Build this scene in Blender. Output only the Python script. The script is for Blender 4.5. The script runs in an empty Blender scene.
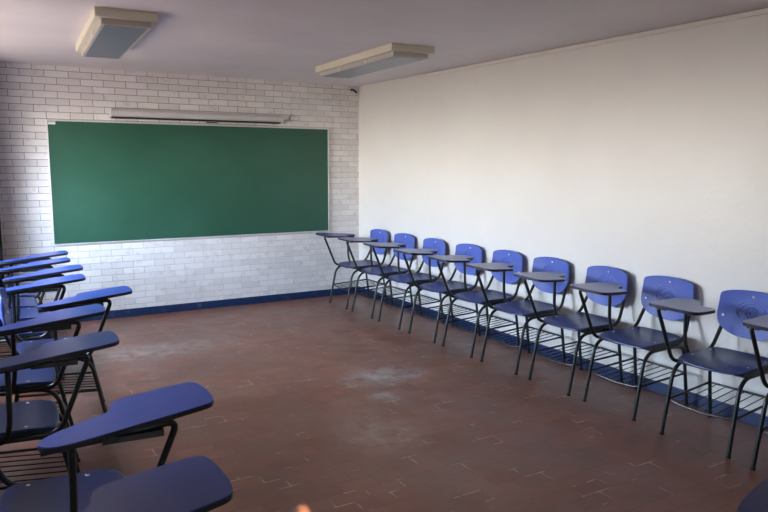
import bpy, bmesh, math, random
from mathutils import Vector, Matrix
random.seed(7)
PI = math.pi
SC = bpy.context.scene
COL = SC.collection

# ------------------------------------------------------------------ helpers
def link(name, bm, mat, parent=None, smooth=False):
    bmesh.ops.recalc_face_normals(bm, faces=bm.faces[:])
    me = bpy.data.meshes.new(name)
    bm.to_mesh(me); bm.free()
    if smooth:
        me.polygons.foreach_set('use_smooth', [True] * len(me.polygons))
        try: me.set_sharp_from_angle(angle=math.radians(40))
        except Exception: pass
    o = bpy.data.objects.new(name, me)
    COL.objects.link(o)
    me.materials.append(mat)
    if parent: o.parent = parent
    return o

def thing(name, label, cat, loc=(0, 0, 0), rz=0, group=None):
    o = bpy.data.objects.new(name, None); COL.objects.link(o)
    o.empty_display_size = .1
    o.location = loc; o.rotation_euler = (0, 0, rz)
    o['label'] = label; o['category'] = cat
    if group: o['group'] = group
    return o

def tag(o, label, cat, group=None):
    o['label'] = label; o['category'] = cat
    if group: o['group'] = group
    return o

def struct(o):
    o['kind'] = 'structure'; return o

def box(bm, x0, x1, y0, y1, z0, z1, bev=0):
    r = bmesh.ops.create_cube(bm, size=1)
    for v in r['verts']:
        v.co = Vector((x0 + (v.co.x + .5) * (x1 - x0), y0 + (v.co.y + .5) * (y1 - y0), z0 + (v.co.z + .5) * (z1 - z0)))
    if bev:
        es = list({e for v in r['verts'] for e in v.link_edges})
        bmesh.ops.bevel(bm, geom=es, offset=bev, segments=2, affect='EDGES', profile=.5)

def B(*a, **k):
    bm = bmesh.new(); box(bm, *a, **k); return bm

def rounded(pts, rad, n=6):
    """polyline with its inner corners rounded to a radius"""
    P = [Vector(p) for p in pts]
    if not isinstance(rad, (list, tuple)): rad = [rad] * len(P)
    out = [P[0]]
    for i in range(1, len(P) - 1):
        a, b, c = P[i - 1], P[i], P[i + 1]
        u = (a - b); v = (c - b)
        r = min(rad[i], u.length * .49, v.length * .49)
        p0 = b + u.normalized() * r; p1 = b + v.normalized() * r
        for k in range(n + 1):
            t = k / n
            out.append(p0 * (1 - t) ** 2 + b * 2 * t * (1 - t) + p1 * t * t)
    out.append(P[-1])
    return out

def tube(bm, pts, r, seg=10, cap=True):
    P = [Vector(p) for p in pts]
    T = []
    for i in range(len(P)):
        d = P[min(i + 1, len(P) - 1)] - P[max(i - 1, 0)]
        T.append(d.normalized())
    n = T[0].orthogonal().normalized()
    rings = []
    for i, p in enumerate(P):
        n = (n - T[i] * n.dot(T[i])).normalized()
        b = T[i].cross(n)
        rings.append([bm.verts.new(p + (n * math.cos(2 * PI * k / seg) + b * math.sin(2 * PI * k / seg)) * r) for k in range(seg)])
    for a, b in zip(rings, rings[1:]):
        for k in range(seg):
            bm.faces.new((a[k], a[(k + 1) % seg], b[(k + 1) % seg], b[k]))
    if cap:
        bm.faces.new(rings[0][::-1]); bm.faces.new(rings[-1])

def smooth_loop(pts, it=2):
    """closed corner-cutting of an outline"""
    P = [Vector(p) for p in pts]
    for _ in range(it):
        Q = []
        for i in range(len(P)):
            a, b = P[i], P[(i + 1) % len(P)]
            Q += [a * .75 + b * .25, a * .25 + b * .75]
        P = Q
    return P

def shell(loop, mapf, offs, rings=(1, .985, .9, .75, .55, .3), c=None):
    """a sheet with thickness from a star-shaped outline; mapf(u, v, t) gives the 3D point"""
    bm = bmesh.new()
    if c is None: c = Vector((sum(p[0] for p in loop), sum(p[1] for p in loop))) / len(loop)
    def side(t, s0):
        R = []
        for k, s in enumerate(rings):
            tt = t if k else t * .55
            R.append([bm.verts.new(mapf(c[0] + (p[0] - c[0]) * s, c[1] + (p[1] - c[1]) * s, tt)) for p in loop])
        m = bm.verts.new(mapf(c[0], c[1], t))
        n = len(loop)
        for a, b in zip(R, R[1:]):
            for i in range(n): bm.faces.new((a[i], a[(i + 1) % n], b[(i + 1) % n], b[i]))
        for i in range(n): bm.faces.new((R[-1][i], R[-1][(i + 1) % n], m))
        return R[0]
    A = side(offs, 1); Bq = side(-offs, -1)
    n = len(loop)
    for i in range(n): bm.faces.new((A[i], A[(i + 1) % n], Bq[(i + 1) % n], Bq[i]))
    return bm

# ------------------------------------------------------------------ materials
def mat(name, col, rough=.5, metal=0, spec=.5):
    m = bpy.data.materials.new(name); m.use_nodes = True
    b = m.node_tree.nodes['Principled BSDF']
    b.inputs['Base Color'].default_value = (*col, 1)
    b.inputs['Roughness'].default_value = rough
    b.inputs['Metallic'].default_value = metal
    b.inputs['Specular IOR Level'].default_value = spec
    return m

class N:
    def __init__(s, m):
        s.nt = m.node_tree; s.b = s.nt.nodes['Principled BSDF']
    def n(s, t, **k):
        x = s.nt.nodes.new(t)
        for a, v in k.items():
            if a.startswith('_'): setattr(x, a[1:], v)
            else: x.inputs[a.replace('__', ' ')].default_value = v
        return x
    def l(s, a, b): s.nt.links.new(a, b)
    def mix(s, fac, a, b, mode='MIX'):
        x = s.nt.nodes.new('ShaderNodeMix'); x.data_type = 'RGBA'; x.blend_type = mode
        for i, v in ((0, fac), (6, a), (7, b)):
            if hasattr(v, 'is_output'): s.l(v, x.inputs[i])
            elif i == 0: x.inputs[0].default_value = v
            else: x.inputs[i].default_value = (*v, 1)
        return x.outputs[2]
    def ramp(s, f, p0, p1, c0=(0, 0, 0), c1=(1, 1, 1)):
        r = s.nt.nodes.new('ShaderNodeValToRGB')
        r.color_ramp.elements[0].position = p0; r.color_ramp.elements[1].position = p1
        r.color_ramp.elements[0].color = (*c0, 1); r.color_ramp.elements[1].color = (*c1, 1)
        s.l(f, r.inputs[0]); return r.outputs[0]
    def noise(s, vec, scale, detail=4, rough=.6):
        x = s.nt.nodes.new('ShaderNodeTexNoise'); x.inputs['Scale'].default_value = scale
        x.inputs['Detail'].default_value = detail; x.inputs['Roughness'].default_value = rough
        s.l(vec, x.inputs['Vector']); return x.outputs['Fac']
    def bump(s, h, strength, dist):
        x = s.nt.nodes.new('ShaderNodeBump'); x.inputs['Strength'].default_value = strength
        x.inputs['Distance'].default_value = dist; s.l(h, x.inputs['Height'])
        s.l(x.outputs[0], s.b.inputs['Normal']); return x

def pos(k):
    g = k.nt.nodes.new('ShaderNodeNewGeometry'); return g.outputs['Position']
def objc(k):
    g = k.nt.nodes.new('ShaderNodeTexCoord'); return g.outputs['Object']

def brick_tex(k, vec, w, h, mortar, off=.5):
    b = k.nt.nodes.new('ShaderNodeTexBrick')
    b.offset = off; b.squash = 1
    b.inputs['Scale'].default_value = 1; b.inputs['Brick Width'].default_value = w
    b.inputs['Row Height'].default_value = h; b.inputs['Mortar Size'].default_value = mortar
    b.inputs['Mortar Smooth'].default_value = .3; b.inputs['Bias'].default_value = 0
    b.inputs['Color1'].default_value = (0, 0, 0, 1); b.inputs['Color2'].default_value = (1, 1, 1, 1)
    k.l(vec, b.inputs['Vector']); return b

# white painted brick
M_brick = mat('white_painted_brick', (.7, .68, .66), .6)
k = N(M_brick)
sep = k.n('ShaderNodeSeparateXYZ'); k.l(pos(k), sep.inputs[0])
cmb = k.n('ShaderNodeCombineXYZ'); sc_ = k.n('ShaderNodeMath', _operation='ADD'); sc_.inputs[1].default_value = -.05; k.l(sep.outputs[0], sc_.inputs[0]); k.l(sc_.outputs[0], cmb.inputs[0]); k.l(sep.outputs[2], cmb.inputs[1])
wob = k.noise(pos(k), 9, 3)
add = k.n('ShaderNodeMixRGB', _blend_type='ADD', Fac=.006); k.l(cmb.outputs[0], add.inputs[1]); k.l(wob, add.inputs[2])
bt = brick_tex(k, add.outputs[0], .211, .065, .0030)
base = k.mix(k.ramp(bt.outputs['Color'], 0, 1), (.71, .685, .655), (.83, .805, .77))
pale = k.noise(pos(k), 2.2, 3)
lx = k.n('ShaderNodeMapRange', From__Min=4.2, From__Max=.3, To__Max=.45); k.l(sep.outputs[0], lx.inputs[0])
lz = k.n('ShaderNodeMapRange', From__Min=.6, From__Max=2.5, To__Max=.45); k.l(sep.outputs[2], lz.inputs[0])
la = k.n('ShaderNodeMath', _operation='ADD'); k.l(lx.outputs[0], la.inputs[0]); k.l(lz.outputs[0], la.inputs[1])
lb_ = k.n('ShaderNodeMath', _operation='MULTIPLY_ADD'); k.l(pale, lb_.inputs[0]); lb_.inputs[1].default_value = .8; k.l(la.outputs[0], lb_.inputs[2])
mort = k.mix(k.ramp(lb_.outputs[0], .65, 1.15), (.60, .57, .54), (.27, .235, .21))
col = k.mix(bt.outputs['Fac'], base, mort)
grime = k.noise(pos(k), 14, 6)
col = k.mix(k.ramp(grime, .55, .85), col, (.52, .49, .46))
k.l(col, k.b.inputs['Base Color'])
inv = k.n('ShaderNodeMath', _operation='SUBTRACT'); inv.inputs[0].default_value = 1; k.l(bt.outputs['Fac'], inv.inputs[1])
hh = k.n('ShaderNodeMath', _operation='MULTIPLY_ADD'); k.l(grime, hh.inputs[0]); hh.inputs[1].default_value = .35; k.l(inv.outputs[0], hh.inputs[2])
k.bump(hh.outputs[0], .55, .006)

# white plaster wall
M_wall = mat('cream_white_plaster', (.80, .78, .72), .42)
k = N(M_wall)
n1 = k.noise(pos(k), 1.3, 4); n2 = k.noise(pos(k), 30, 3)
col = k.mix(k.ramp(n1, .35, .7), (.81, .79, .73), (.77, .745, .69))
# scuffs and brown smudges where chair backs rub
sp = k.n('ShaderNodeSeparateXYZ'); k.l(pos(k), sp.inputs[0])
def band(z0, z1):
    a = k.n('ShaderNodeMapRange', From__Min=z0[0], From__Max=z0[1]); k.l(sp.outputs[2], a.inputs[0])
    b = k.n('ShaderNodeMapRange', From__Min=z1[1], From__Max=z1[0]); k.l(sp.outputs[2], b.inputs[0])
    m = k.n('ShaderNodeMath', _operation='MULTIPLY'); k.l(a.outputs[0], m.inputs[0]); k.l(b.outputs[0], m.inputs[1]); return m.outputs[0]
bd = band((.25, .33), (.42, .5)); sm = k.ramp(k.noise(pos(k), 5, 5), .52, .66)
ms = k.n('ShaderNodeMath', _operation='MULTIPLY'); k.l(bd, ms.inputs[0]); k.l(sm, ms.inputs[1])
col = k.mix(ms.outputs[0], col, (.52, .42, .32))
k.l(col, k.b.inputs['Base Color'])
nn = k.n('ShaderNodeMath', _operation='MULTIPLY_ADD'); k.l(n2, nn.inputs[0]); nn.inputs[1].default_value = .15; k.l(n1, nn.inputs[2])
k.bump(nn.outputs[0], .25, .03)

M_ceil = mat('ceiling_paint', (.66, .60, .60), .7)
k = N(M_ceil)
n1 = k.noise(pos(k), 1.6, 5)
k.l(k.mix(k.ramp(n1, .35, .7), (.77, .73, .73), (.71, .67, .675)), k.b.inputs['Base Color'])
k.bump(k.noise(pos(k), 60, 3), .15, .01)

# worn red brick tile floor
M_floor = mat('worn_red_brick_tile', (.2, .08, .06), .4)
k = N(M_floor)
bt = brick_tex(k, pos(k), .198, .102, .0032)
c1 = k.mix(k.ramp(bt.outputs['Color'], 0, 1), (.165, .057, .031), (.235, .085, .047))
n1 = k.noise(pos(k), 2.0, 6, .65); n2 = k.noise(pos(k), .8, 4)
c1 = k.mix(k.ramp(n1, .42, .72), c1, (.17, .095, .066))
c1 = k.mix(k.ramp(n2, .5, .75), c1, (.24, .11, .075))
gm = k.ramp(k.noise(pos(k), 4.5, 3), .56, .66)
gcol = k.mix(gm, (.15, .07, .05), (.46, .36, .30))
c2 = k.mix(bt.outputs['Fac'], c1, gcol)
def blob(cx, cy, rx, ry, cz=0):
    mp = k.n('ShaderNodeMapping'); mp.vector_type = 'POINT'
    mp.inputs['Location'].default_value = (-cx / rx, -cy / ry, 0); mp.inputs['Scale'].default_value = (1 / rx, 1 / ry, 0)
    k.l(pos(k), mp.inputs[0])
    ln = k.n('ShaderNodeVectorMath', _operation='LENGTH'); k.l(mp.outputs[0], ln.inputs[0])
    mr = k.n('ShaderNodeMapRange', From__Min=1.0, From__Max=.25); k.l(ln.outputs['Value'], mr.inputs[0])
    nz = k.ramp(k.noise(pos(k), 9, 6, .7), .36, .62)
    m = k.n('ShaderNodeMath', _operation='MULTIPLY'); k.l(mr.outputs[0], m.inputs[0]); k.l(nz, m.inputs[1]); return m.outputs[0]
c2 = k.mix(blob(2.62, 4.40, .42, .30), c2, (.31, .275, .25))
c2 = k.mix(blob(2.38, 3.98, .16, .13), c2, (.30, .27, .24))
c2 = k.mix(blob(1.25, 6.0, .9, .35), c2, (.32, .23, .20))
c2 = k.mix(blob(2.0, 3.4, .35, .35), c2, (.26, .17, .13))
k.l(c2, k.b.inputs['Base Color'])
rr = k.ramp(k.noise(pos(k), 5, 5, .7), .3, .75, (.34,) * 3, (.48,) * 3)
k.l(rr, k.b.inputs['Roughness'])
iv = k.n('ShaderNodeMath', _operation='SUBTRACT'); iv.inputs[0].default_value = 1; k.l(bt.outputs['Fac'], iv.inputs[1])
hx = k.n('ShaderNodeMath', _operation='MULTIPLY_ADD'); k.l(k.noise(pos(k), 25, 4), hx.inputs[0]); hx.inputs[1].default_value = .12; k.l(iv.outputs[0], hx.inputs[2])
k.bump(hx.outputs[0], .2, .003)

M_base = mat('blue_baseboard_paint', (.012, .035, .16), .35)
k = N(M_base)
k.l(k.mix(k.ramp(k.noise(pos(k), 12, 5), .6, .8), (.010, .030, .095), (.08, .11, .16)), k.b.inputs['Base Color'])

M_green = mat('green_chalkboard', (.02, .13, .075), .42)
k = N(M_green)
k.l(k.mix(k.ramp(k.noise(pos(k), 1.5, 5), .3, .75), (.019, .088, .052), (.030, .112, .070)), k.b.inputs['Base Color'])
k.l(k.ramp(k.noise(pos(k), 3, 4), .3, .7, (.38,) * 3, (.5,) * 3), k.b.inputs['Roughness'])
M_alu = mat('pale_aluminium_frame', (.72, .72, .70), .4, .3)
M_white = mat('white_label', (.8, .8, .8), .5)
M_red = mat('label_red_print', (.45, .12, .14), .5)

def blue(name, a, b, rough):
    m = mat(name, a, rough); k = N(m)
    v = objc(k)
    k.l(k.mix(k.ramp(k.noise(v, 9, 5, .65), .35, .75), a, b), k.b.inputs['Base Color'])
    return m
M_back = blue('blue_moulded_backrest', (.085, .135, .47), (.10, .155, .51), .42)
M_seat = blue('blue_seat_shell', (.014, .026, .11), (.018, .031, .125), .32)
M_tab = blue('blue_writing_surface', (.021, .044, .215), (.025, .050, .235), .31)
M_edge = mat('dark_tablet_edge', (.012, .012, .014), .45)
M_tube = mat('dark_painted_tube', (.012, .016, .015), .32)
k = N(M_tube)
k.l(k.mix(k.ramp(k.noise(objc(k), 40, 4), .6, .8), (.012, .016, .015), (.045, .05, .045)), k.b.inputs['Base Color'])
M_worn = mat('worn_brown_tube', (.16, .09, .06), .45)
M_rubber = mat('black_rubber', (.015, .015, .015), .7)
M_rivet = mat('silver_rivet', (.75, .75, .75), .3, .8)
M_cream = mat('cream_enamel', (.80, .76, .60), .4)
M_creamin = mat('grey_inner_frame', (.55, .53, .48), .45)
M_diff = mat('grey_prismatic_diffuser', (.15, .18, .235), .3)
k = N(M_diff)
v = k.n('ShaderNodeTexVoronoi', Scale=70.0); k.l(objc(k), v.inputs['Vector'])
k.bump(v.outputs['Distance'], .3, .004)
M_house = mat('pale_grey_housing', (.60, .59, .56), .45)
M_dark = mat('black_slot', (.01, .01, .01), .6)
M_curt = mat('dark_curtain_cloth', (.018, .02, .03), .85)
M_frame = mat('window_frame_paint', (.25, .25, .26), .5)
M_door = mat('grey_door_paint', (.28, .28, .30), .5)
M_cable = mat('black_cable', (.05, .045, .04), .5)

# ------------------------------------------------------------------ room
XL, XR, YR, YB, H = -.42, 4.09, -1.6, 7.481, 2.513
T = .15
struct(link('floor', B(XL - T, XR + T, YR - T, YB + T, -.12, 0), M_floor))
struct(link('ceiling', B(XL - T, XR + T, YR - T, YB + T, H, H + .15), M_ceil))
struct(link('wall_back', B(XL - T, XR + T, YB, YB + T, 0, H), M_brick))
struct(link('wall_right', B(XR, XR + T, YR, YB, 0, H), M_wall))

# left wall with its window openings (behind and beside the camera's left)
WZ0, WZ1 = 1.0, 2.1
WINS = [(2.3, 2.62), (4.5, 5.5), (5.7, 6.75)]  # narrow first opening is added to lighten the nearest left tablets
bm = bmesh.new()
box(bm, XL - T, XL, YR, YB, 0, WZ0); box(bm, XL - T, XL, YR, YB, WZ1, H)
ys = [YR] + [v for w in WINS for v in w] + [YB]
for a, b in zip(ys[::2], ys[1::2]): box(bm, XL - T, XL, a, b, WZ0, WZ1)
struct(link('wall_left', bm, M_wall))
for i, (a, b) in enumerate(WINS):
    bm = bmesh.new(); x0, x1 = XL - .11, XL - .06; f = .04
    box(bm, x0, x1, a, b, WZ0, WZ0 + f); box(bm, x0, x1, a, b, WZ1 - f, WZ1)
    n = 3
    for j in range(n + 1):
        c = a + (b - a) * j / n; c = min(max(c, a + f / 2), b - f / 2)
        box(bm, x0, x1, c - f / 2, c + f / 2, WZ0 + f, WZ1 - f)
    struct(link('window_%d' % (i + 1), bm, M_frame))

# rear wall with a doorway slit behind the camera, added for the sun spot
DX0, DX1, DZ = .32, .46, 2.05
bm = bmesh.new()
box(bm, XL - T, DX0, YR - T, YR, 0, H); box(bm, DX1, XR + T, YR - T, YR, 0, H); box(bm, DX0, DX1, YR - T, YR, DZ, H)
struct(link('wall_rear', bm, M_wall))
bm = bmesh.new()
box(bm, DX0, DX0 + .04, YR - T, YR + .01, 0, DZ); box(bm, DX1 - .04, DX1, YR - T, YR + .01, 0, DZ); box(bm, DX0, DX1, YR - T, YR + .01, DZ - .04, DZ)
struct(link('door_slit_1', bm, M_door))

bh = .083
struct(link('baseboard_back', B(XL, XR - .012, YB - .012, YB, 0, bh, bev=.002), M_base))
struct(link('baseboard_right', B(XR - .012, XR, YR, YB, 0, bh, bev=.002), M_base))
struct(link('baseboard_left', B(XL, XL + .012, YR, YB, 0, bh, bev=.002), M_base))
# thin moulding where the right wall meets the ceiling
struct(link('trim_1', B(XR - .016, XR, YR, 6.2, H - .034, H - .004, bev=.003), M_wall))

# ------------------------------------------------------------------ chalkboard
X0, X1, Z0, Z1 = .672, 3.678, .789, 2.004
cb = thing('chalkboard', 'long green chalkboard in a thin pale frame on the white brick wall', 'chalkboard', (X0, YB, Z0))
w, h = X1 - X0, Z1 - Z0
link('board_surface', B(.006, w - .006, -.016, -.002, .006, h - .006), M_green, cb)
bm = bmesh.new(); f = .013
for a in ((0, w, 0, f), (0, w, h - f, h), (0, f, f, h - f), (w - f, w, f, h - f)):
    box(bm, a[0], a[1], -.022, -.001, a[2], a[3], bev=.003)
link('board_frame', bm, M_alu, cb)
lb = link('maker_label', B(.016, .080, -.0185, -.016, h - .046, h - .016), M_white, cb)
lb['label'] = 'small white maker label in the top left corner of the board'
link('label_print', B(.020, .074, -.0192, -.0185, h - .026, h - .020), M_red, lb)

# long housing above the board
sh = thing('screen_housing', 'long narrow pale grey metal housing with dark lower slot above the green chalkboard', 'light fitting', (1.262, YB, 2.045))
L = 1.80
bm = bmesh.new()
prof = [(0, 0), (-.085, .0), (-.10, .02), (-.095, .055), (-.07, .083), (0, .088)]
lo = [bm.verts.new((0, a, b)) for a, b in prof]; hi = [bm.verts.new((L, a, b)) for a, b in prof]
for i in range(len(prof)): bm.faces.new((lo[i], lo[(i + 1) % 6], hi[(i + 1) % 6], hi[i]))
bm.faces.new(lo[::-1]); bm.faces.new(hi)
link('housing_body', bm, M_house, sh)
link('bottom_slot', B(-.004, L - .02, -.104, -.004, -.010, .004, bev=.003), M_dark, sh)
for xx in (-.012, L):
    link('end_cap', B(xx, xx + .012, -.1, 0, .004, .088, bev=.003), M_house, sh)
link('pull_tab', B(L * .52, L * .52 + .12, -.115, -.1, -.03, -.02), M_dark, sh)

# cable stub up in the corner
bm = bmesh.new()
tube(bm, rounded([(3.985, YB, H - .05), (3.985, YB - .04, H - .045), (4.015, YB - .055, H - .07), (4.035, YB - .045, H - .08)], .02), .012)
cs = link('cable_stub', bm, M_cable, None, True)
tag(cs, 'short dark cable end sticking out high in the corner beside the brick wall', 'cable')

# ------------------------------------------------------------------ ceiling lights
def lamp(x0, y0, w, l, rz, label):
    t = thing('ceiling_light', label, 'ceiling light', (x0, y0, H), math.radians(rz), 'ceiling light boxes')
    a, b = w / 2, l / 2
    # tray: open box seen from below
    bm = bmesh.new()
    d = .056
    box(bm, -a, a, -b, b, -.012, 0)
    box(bm, -a, a, -b, -b + .035, -d, -.012, bev=.003); box(bm, -a, a, b - .035, b, -d, -.012, bev=.003)
    box(bm, -a, -a + .035, -b + .035, b - .035, -d, -.012, bev=.003); box(bm, a - .035, a, -b + .035, b - .035, -d, -.012, bev=.003)
    link('tray', bm, M_cream, t)
    bm = bmesh.new(); i = .036; e = .022
    for q in ((-a + i, a - i, -b + i, -b + i + e), (-a + i, a - i, b - i - e, b - i), (-a + i, -a + i + e, -b + i + e, b - i - e), (a - i - e, a - i, -b + i + e, b - i - e)):
        box(bm, *q, -.092, -.05, bev=.003)
    fr = link('diffuser_frame', bm, M_creamin, t)
    link('diffuser', B(-a + i + e, a - i - e, -b + i + e, b - i - e, -.094, -.078), M_diff, t)
    for yy in (-b * .35, b * .35):
        for s in (-1, 1):
            x = s * (a - .032)
            link('clip', B(x - .008, x + .008, yy - .014, yy + .014, -.086, -.06), M_cream, fr)
    return t
lamp(.928, 5.30, .362, 1.54, -3.2, 'boxy cream ceiling light with grey diffuser, left of the two, above the chalkboard side')
lamp(3.072, 5.43, .385, 1.54, -3.0, 'boxy cream ceiling light with grey diffuser, the one nearer the white right wall')

# ------------------------------------------------------------------ tablet chair (front = +x, sitter's right = -y)
TR = .0115
GRP_R = 'tablet chairs lined up along the white right wall'
GRP_L = 'tablet chairs lined up on the left side'

_U = [(-.02, -.004), (.012, .006), (.034, .05), (.05, .16), (.058, .25), (.045, .285), (-.01, .296), (-.10, .300), (-.19, .302), (-.228, .294), (-.246, .262), (-.256, .222), (-.280, .190), (-.34, .170), (-.43, .142), (-.49, .108), (-.512, .068), (-.495, .018), (-.44, -.008), (-.25, -.006)]
_a = math.radians(11.5)
TAB = [(.455 + u_ * math.cos(_a) - w_ * math.sin(_a), -.234 + u_ * math.sin(_a) + w_ * math.cos(_a)) for u_, w_ in _U]
def tabz(x, y): return .768 + .085 * x - .030 * (y + .2)

def fillet(pts, it=2): return smooth_loop([Vector(p) for p in pts], it)

def make_chair():
    t = thing('tablet_chair', 'x', 'school chair')
    # --- seat shell
    o = [(.210, -.12), (.216, 0), (.210, .12), (.198, .188), (.165, .203), (0, .205), (-.12, .198), (-.165, .182), (-.188, .12), (-.192, 0), (-.188, -.12), (-.165, -.182), (-.12, -.198), (0, -.205), (.165, -.203), (.198, -.188)]
    def seatmap(u, v, tt):
        z = .456 + .15 * v * v - (max(0, u - .08) ** 2) * .9 + (max(0, -u - .08) ** 2) * 1.2
        return Vector((u, v, z + tt))
    loop = fillet(o, 2)
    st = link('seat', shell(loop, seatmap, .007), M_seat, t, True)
    for sx in (-.11, .085):
        for sy in (-.168, .168):
            bm = bmesh.new(); bmesh.ops.create_uvsphere(bm, u_segments=8, v_segments=5, radius=.0075)
            for v in bm.verts: v.co = Vector((v.co.x + sx, v.co.y + sy, v.co.z * .4)) + Vector((0, 0, seatmap(sx, sy, .007).z))
            link('rivet', bm, M_rivet, st, True)
    # --- backrest shell: outline in (y, z)
    o = [(0, .846), (.09, .842), (.165, .828), (.196, .812), (.200, .76), (.206, .70), (.202, .65), (.178, .606), (.125, .574), (.07, .558), (0, .555)]
    o = o + [(-a, b) for a, b in o[-2:0:-1]]
    def backmap(u, v, tt):
        x = -.256 + .62 * u * u - .13 * (v - .70) + .9 * (v - .70) ** 2
        return Vector((x + tt, u, v))
    loop = fillet(o, 2)
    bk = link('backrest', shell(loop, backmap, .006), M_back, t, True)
    for (uy, uz) in ((0, .808), (-.168, .672), (.168, .672)):
        bm = bmesh.new(); bmesh.ops.create_uvsphere(bm, u_segments=8, v_segments=6, radius=.0085)
        p = backmap(uy, uz, .006)
        for v in bm.verts: v.co = Vector((v.co.x * .4, v.co.y, v.co.z)) + p
        link('rivet', bm, M_rivet, bk, True)
    # raised emblem: arch, swirl and side strokes moulded into the shell
    bm = bmesh.new()
    def stroke(pts): tube(bm, [backmap(a, b, .0060) for a, b in pts], .0048, 6)
    cyz = .715
    stroke([(.095 * math.cos(a), cyz + .072 * math.sin(a)) for a in [PI * (.02 + .96 * i / 22) for i in range(23)]])
    stroke([(.075 * math.cos(a), cyz + .052 * math.sin(a)) for a in [PI * (.02 + .96 * i / 20) for i in range(21)]])
    stroke([((.008 + .034 * i / 30) * math.cos(i * .36), cyz - .005 + (.008 + .034 * i / 30) * math.sin(i * .36)) for i in range(31)])
    for s in (-1, 1):
        stroke([(s * .095, cyz), (s * .092, cyz - .025), (s * .07, cyz - .045)])
        stroke([(s * .02, cyz + .058), (s * .045, cyz + .045)])
    em = link('emblem', bm, M_back, bk, True)
    em['label'] = 'raised emblem moulded into the backrest'
    # --- frame
    for s in (-1, 1):
        bm = bmesh.new()
        tube(bm, rounded([(-.262, s * .155, .70), (-.232, s * .176, .60), (-.165, s * .195, .450), (.17, s * .195, .444)], [0, .06, .07, 0]), TR)
        link('backrest_post', bm, M_tube, t, True)
        bm = bmesh.new()   # front leg with the front half of the arch
        tube(bm, rounded([(0, s * .195, .425), (.212, s * .200, .425), (.297, s * .205, .004)], [0, .10, 0], 9), TR)
        lg = link('leg', bm, M_tube, t, True)
        bm = bmesh.new(); tube(bm, [(.2955, s * .205, .012), (.2985, s * .205, 0)], .0135)
        link('rubber_foot', bm, M_rubber, lg)
        bm = bmesh.new()   # rear leg with the rear half of the arch
        tube(bm, rounded([(0, s * .195, .425), (-.165, s * .200, .425), (-.225, s * .205, .004)], [0, .07, 0], 8), TR)
        lg = link('leg', bm, M_tube, t, True)
        bm = bmesh.new(); tube(bm, [(-.224, s * .205, .012), (-.2262, s * .205, 0)], .0135)
        link('rubber_foot', bm, M_rubber, lg)
    bm = bmesh.new(); tube(bm, [(-.125, -.19, .436), (-.125, .19, .436)], TR * .9)
    link('cross_bar', bm, M_tube, t, True)
    bm = bmesh.new(); tube(bm, [(.12, -.19, .424), (.12, .19, .424)], TR * .9)
    link('cross_bar', bm, M_tube, t, True)
    link('support_plate', B(.165, .19, -.215, .02, .424, .444, bev=.002), M_tube, t)
    # --- book rack
    bm = bmesh.new(); rr = .006
    zf, zr, xf, xr = .212, .235, .243, -.193
    tube(bm, rounded([(xf, -.20, zf), (xf + .01, -.15, zf - .012), (xf + .015, 0, zf - .02), (xf + .01, .15, zf - .012), (xf, .20, zf)], .05), rr, 8)
    tube(bm, [(xr, -.205, zr), (xr, .205, zr)], rr * 1.2, 8)
    for s in (-1, 1): tube(bm, [(xf, s * .203, zf), (xr, s * .205, zr)], rr * 1.2, 8)
    for i in range(6):
        y = -.145 + .058 * i
        tube(bm, [(xr, y, zr + .006), (xf + .012, y, zf - .01)], .0032, 6)
    link('book_rack', bm, M_tube, t, True)
    # --- writing tablet, its post and its bent front tube
    yy = -.235
    zb = lambda x, y: tabz(x, y) - .0085 - TR
    bm = bmesh.new()
    tube(bm, rounded([(.10, -.195, .428), (.215, -.215, .432), (.350, -.245, zb(.35, -.24)), (.15, -.26, zb(.15, -.26)), (-.05, -.262, zb(-.05, -.26))], [0, .06, .045, .05, 0], 9), TR)
    link('tablet_support', bm, M_tube, t, True)
    bm = bmesh.new()
    tube(bm, rounded([(-.08, -.195, .428), (.01, -.235, .430), (.030, -.255, .52), (.035, -.258, zb(.035, -.255) - .003)], [0, .05, .05, 0], 8), TR)
    link('tablet_post', bm, M_tube, t, True)
    lp = fillet(TAB, 2)
    cxy = Vector((.22, -.16))
    def outline(scale, z0, z1, bevel=0):
        bm = bmesh.new()
        P = [cxy + (p - cxy) * scale for p in lp]
        lo = [bm.verts.new((p.x, p.y, tabz(p.x, p.y) + z0)) for p in P]; hi = [bm.verts.new((p.x, p.y, tabz(p.x, p.y) + z1)) for p in P]
        n = len(P)
        for i in range(n): bm.faces.new((lo[i], lo[(i + 1) % n], hi[(i + 1) % n], hi[i]))
        bm.faces.new(lo[::-1]); bm.faces.new(hi)
        return bm
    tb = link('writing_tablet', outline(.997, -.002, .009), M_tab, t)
    link('tablet_underside', outline(1.0, -.0085, .0055), M_edge, tb)
    link('mounting_plate', B(.12, .30, -.29, -.225, tabz(.12, -.26) - .030, tabz(.12, -.26) - .011), M_tube, t)
    return t

used = [False]
proto = make_chair()
KIDS = [(c, list(c.children)) for c in proto.children]
def place(x, y, rz, label, group=None, z=0):
    if not used[0]:
        used[0] = True; r = proto
    else:
        r = proto.copy(); COL.objects.link(r)
        for ch, sub in KIDS:
            c = ch.copy(); COL.objects.link(c); c.parent = r
            for g in sub:
                d = g.copy(); COL.objects.link(d); d.parent = c
    r.location = (x, y, z); r.rotation_euler = (0, 0, rz)
    r['label'] = label; r['category'] = 'school chair'
    if group: r['group'] = group
    elif 'group' in r: del r['group']
    return r

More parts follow.
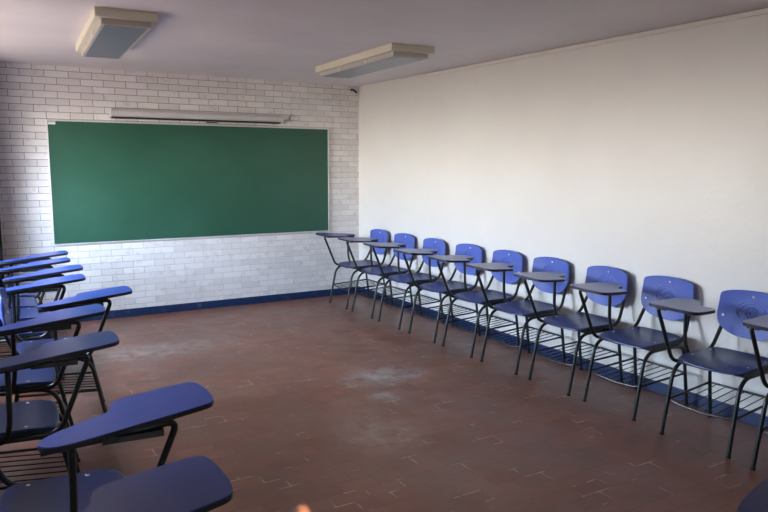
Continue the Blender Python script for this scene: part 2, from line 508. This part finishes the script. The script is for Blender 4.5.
RY = [6.90, 6.35, 5.79, 5.21, 4.66, 4.12, 3.55, 3.01, 2.385, 1.815]
RX = [3.80] * 8 + [3.775, 3.775]
RA = [0, 1, -1, .5, -.5, 1, -2, 0, 4, 3]
ORD = ['first', 'second', 'third', 'fourth', 'fifth', 'sixth', 'seventh', 'eighth', 'ninth', 'tenth']
for i, (x, y) in enumerate(zip(RX, RY)):
    lab = 'blue tablet chair against the white wall, %s from the brick wall corner' % ORD[i]
    if i == 0: lab = 'blue tablet chair in the far right corner, right beside the brick wall'
    if i == 9: lab = 'blue tablet chair cut off by the right picture edge, nearest end of the right row'
    if i == 8: lab = 'blue tablet chair against white wall, nearest one with its seat and emblem visible'
    place(x, y, PI + math.radians(RA[i]), lab, GRP_R)
LEFT = [(.25, 6.82, -5), (.21, 6.32, -5), (.24, 5.82, -5), (.19, 5.32, -5), (.37, 4.66, -5), (.13, 4.13, -5), (.075, 3.43, -5), (.205, 2.46, -5.4), (.05, 1.80, -5)]
LLAB = ['blue tablet chair at the far end of the left row, nearest the brick wall',
        'blue tablet chair in the left row, second from the brick wall',
        'blue tablet chair in the left row, third from the brick wall',
        'blue tablet chair in the left row, fourth from brick wall',
        'blue tablet chair of the left row pushed furthest out towards the room centre',
        'blue tablet chair in the left row, just in front of the one pushed furthest out',
        'dark blue tablet chair in the left row with a worn brown support tube',
        'blue tablet chair at lower left, whole writing tablet and riveted seat visible',
        'blue tablet chair nearest the camera at left, its tablet cut by the bottom edge']
for (x, y, a), lab in zip(LEFT, LLAB):
    place(x, y, math.radians(a), lab, GRP_L)
place(1.58, .44, math.radians(98), 'blue tablet chair of which only a tablet corner shows at the bottom right')

# ------------------------------------------------------------------ gathered curtain at the far end of the left windows
bm = bmesh.new()
xs0, xs1, yc = -.40, .222, 7.12
n = 60; rows = []
for zz in (.02, .6, 1.2, 1.8, 2.44):
    rr_ = []
    for i in range(n + 1):
        u = i / n
        rr_.append(bm.verts.new((xs0 + (xs1 - xs0) * u, yc + 0.028 * math.sin(u * 2 * PI * 7) + .01 * math.sin(zz * 3 + u * 9), zz)))
    rows.append(rr_)
for a, b in zip(rows, rows[1:]):
    for i in range(n): bm.faces.new((a[i], a[i + 1], b[i + 1], b[i]))
bmesh.ops.solidify(bm, geom=bm.faces[:], thickness=.004)
cu = link('curtain', bm, M_curt, None, True)
tag(cu, 'dark curtain hanging at the far left edge in front of the brick wall', 'curtain')

# ------------------------------------------------------------------ light
W = bpy.data.worlds.new('daylight'); SC.world = W; W.use_nodes = True
nt = W.node_tree; bg = nt.nodes['Background']
tc = nt.nodes.new('ShaderNodeTexCoord'); sx = nt.nodes.new('ShaderNodeSeparateXYZ'); nt.links.new(tc.outputs['Generated'], sx.inputs[0])
mr = nt.nodes.new('ShaderNodeMapRange'); mr.inputs['From Min'].default_value = -.4; mr.inputs['From Max'].default_value = .4; nt.links.new(sx.outputs[2], mr.inputs[0])
rp = nt.nodes.new('ShaderNodeValToRGB'); nt.links.new(mr.outputs[0], rp.inputs[0])
e = rp.color_ramp.elements
e[0].position = .30; e[0].color = (.13, .105, .085, 1)
e[1].position = .80; e[1].color = (.66, .84, 1.12, 1)
m_ = e.new(.5); m_.color = (.80, .76, .70, 1)
nt.links.new(rp.outputs[0], bg.inputs[0]); bg.inputs[1].default_value = 52.0

def portal(name, loc, rot, sx_, sy_):
    d = bpy.data.lights.new(name, 'AREA'); d.shape = 'RECTANGLE'; d.size = sx_; d.size_y = sy_
    d.cycles.is_portal = True
    o = bpy.data.objects.new(name, d); COL.objects.link(o); o.location = loc; o.rotation_euler = rot
for a, b in WINS:
    portal('window_daylight', (XL - .13, (a + b) / 2, (WZ0 + WZ1) / 2), (0, -PI / 2, 0), WZ1 - WZ0, b - a)
portal('slit_daylight', ((DX0 + DX1) / 2, YR - .12, DZ / 2), (PI / 2, 0, 0), DX1 - DX0, DZ)

sd = bpy.data.lights.new('sun', 'SUN'); sd.energy = 70; sd.angle = .0093; sd.color = (1, .82, .6)
so = bpy.data.objects.new('sun', sd); COL.objects.link(so)
so.rotation_euler = (Vector((.83, 4.37, -1.92))).to_track_quat('-Z', 'Y').to_euler()

# ------------------------------------------------------------------ camera
f, yaw, pit, rol = 694.77, .5368, .1326, .0041
cam = bpy.data.cameras.new('camera'); co = bpy.data.objects.new('camera', cam); COL.objects.link(co)
cam.sensor_fit = 'HORIZONTAL'; cam.sensor_width = 36; cam.lens = f / 768 * 36; cam.clip_start = .02
fw = Vector((math.sin(yaw) * math.cos(pit), math.cos(yaw) * math.cos(pit), -math.sin(pit)))
r = Vector((math.cos(yaw), -math.sin(yaw), 0)); u = r.cross(fw)
c, s = math.cos(rol), math.sin(rol)
R_ = r * c + u * s; U_ = -r * s + u * c
mw = Matrix((( R_.x, U_.x, -fw.x, 0), (R_.y, U_.y, -fw.y, 0), (R_.z, U_.z, -fw.z, 1.6), (0, 0, 0, 1)))
co.matrix_world = mw
SC.camera = co
vs = SC.view_settings
vs.view_transform = 'Standard'; vs.look = 'None'; vs.gamma = 1; vs.use_curve_mapping = False; vs.exposure = 0
SC.display_settings.display_device = 'sRGB'
try:
    SC.cycles.max_bounces = 10; SC.cycles.diffuse_bounces = 6
except Exception: pass
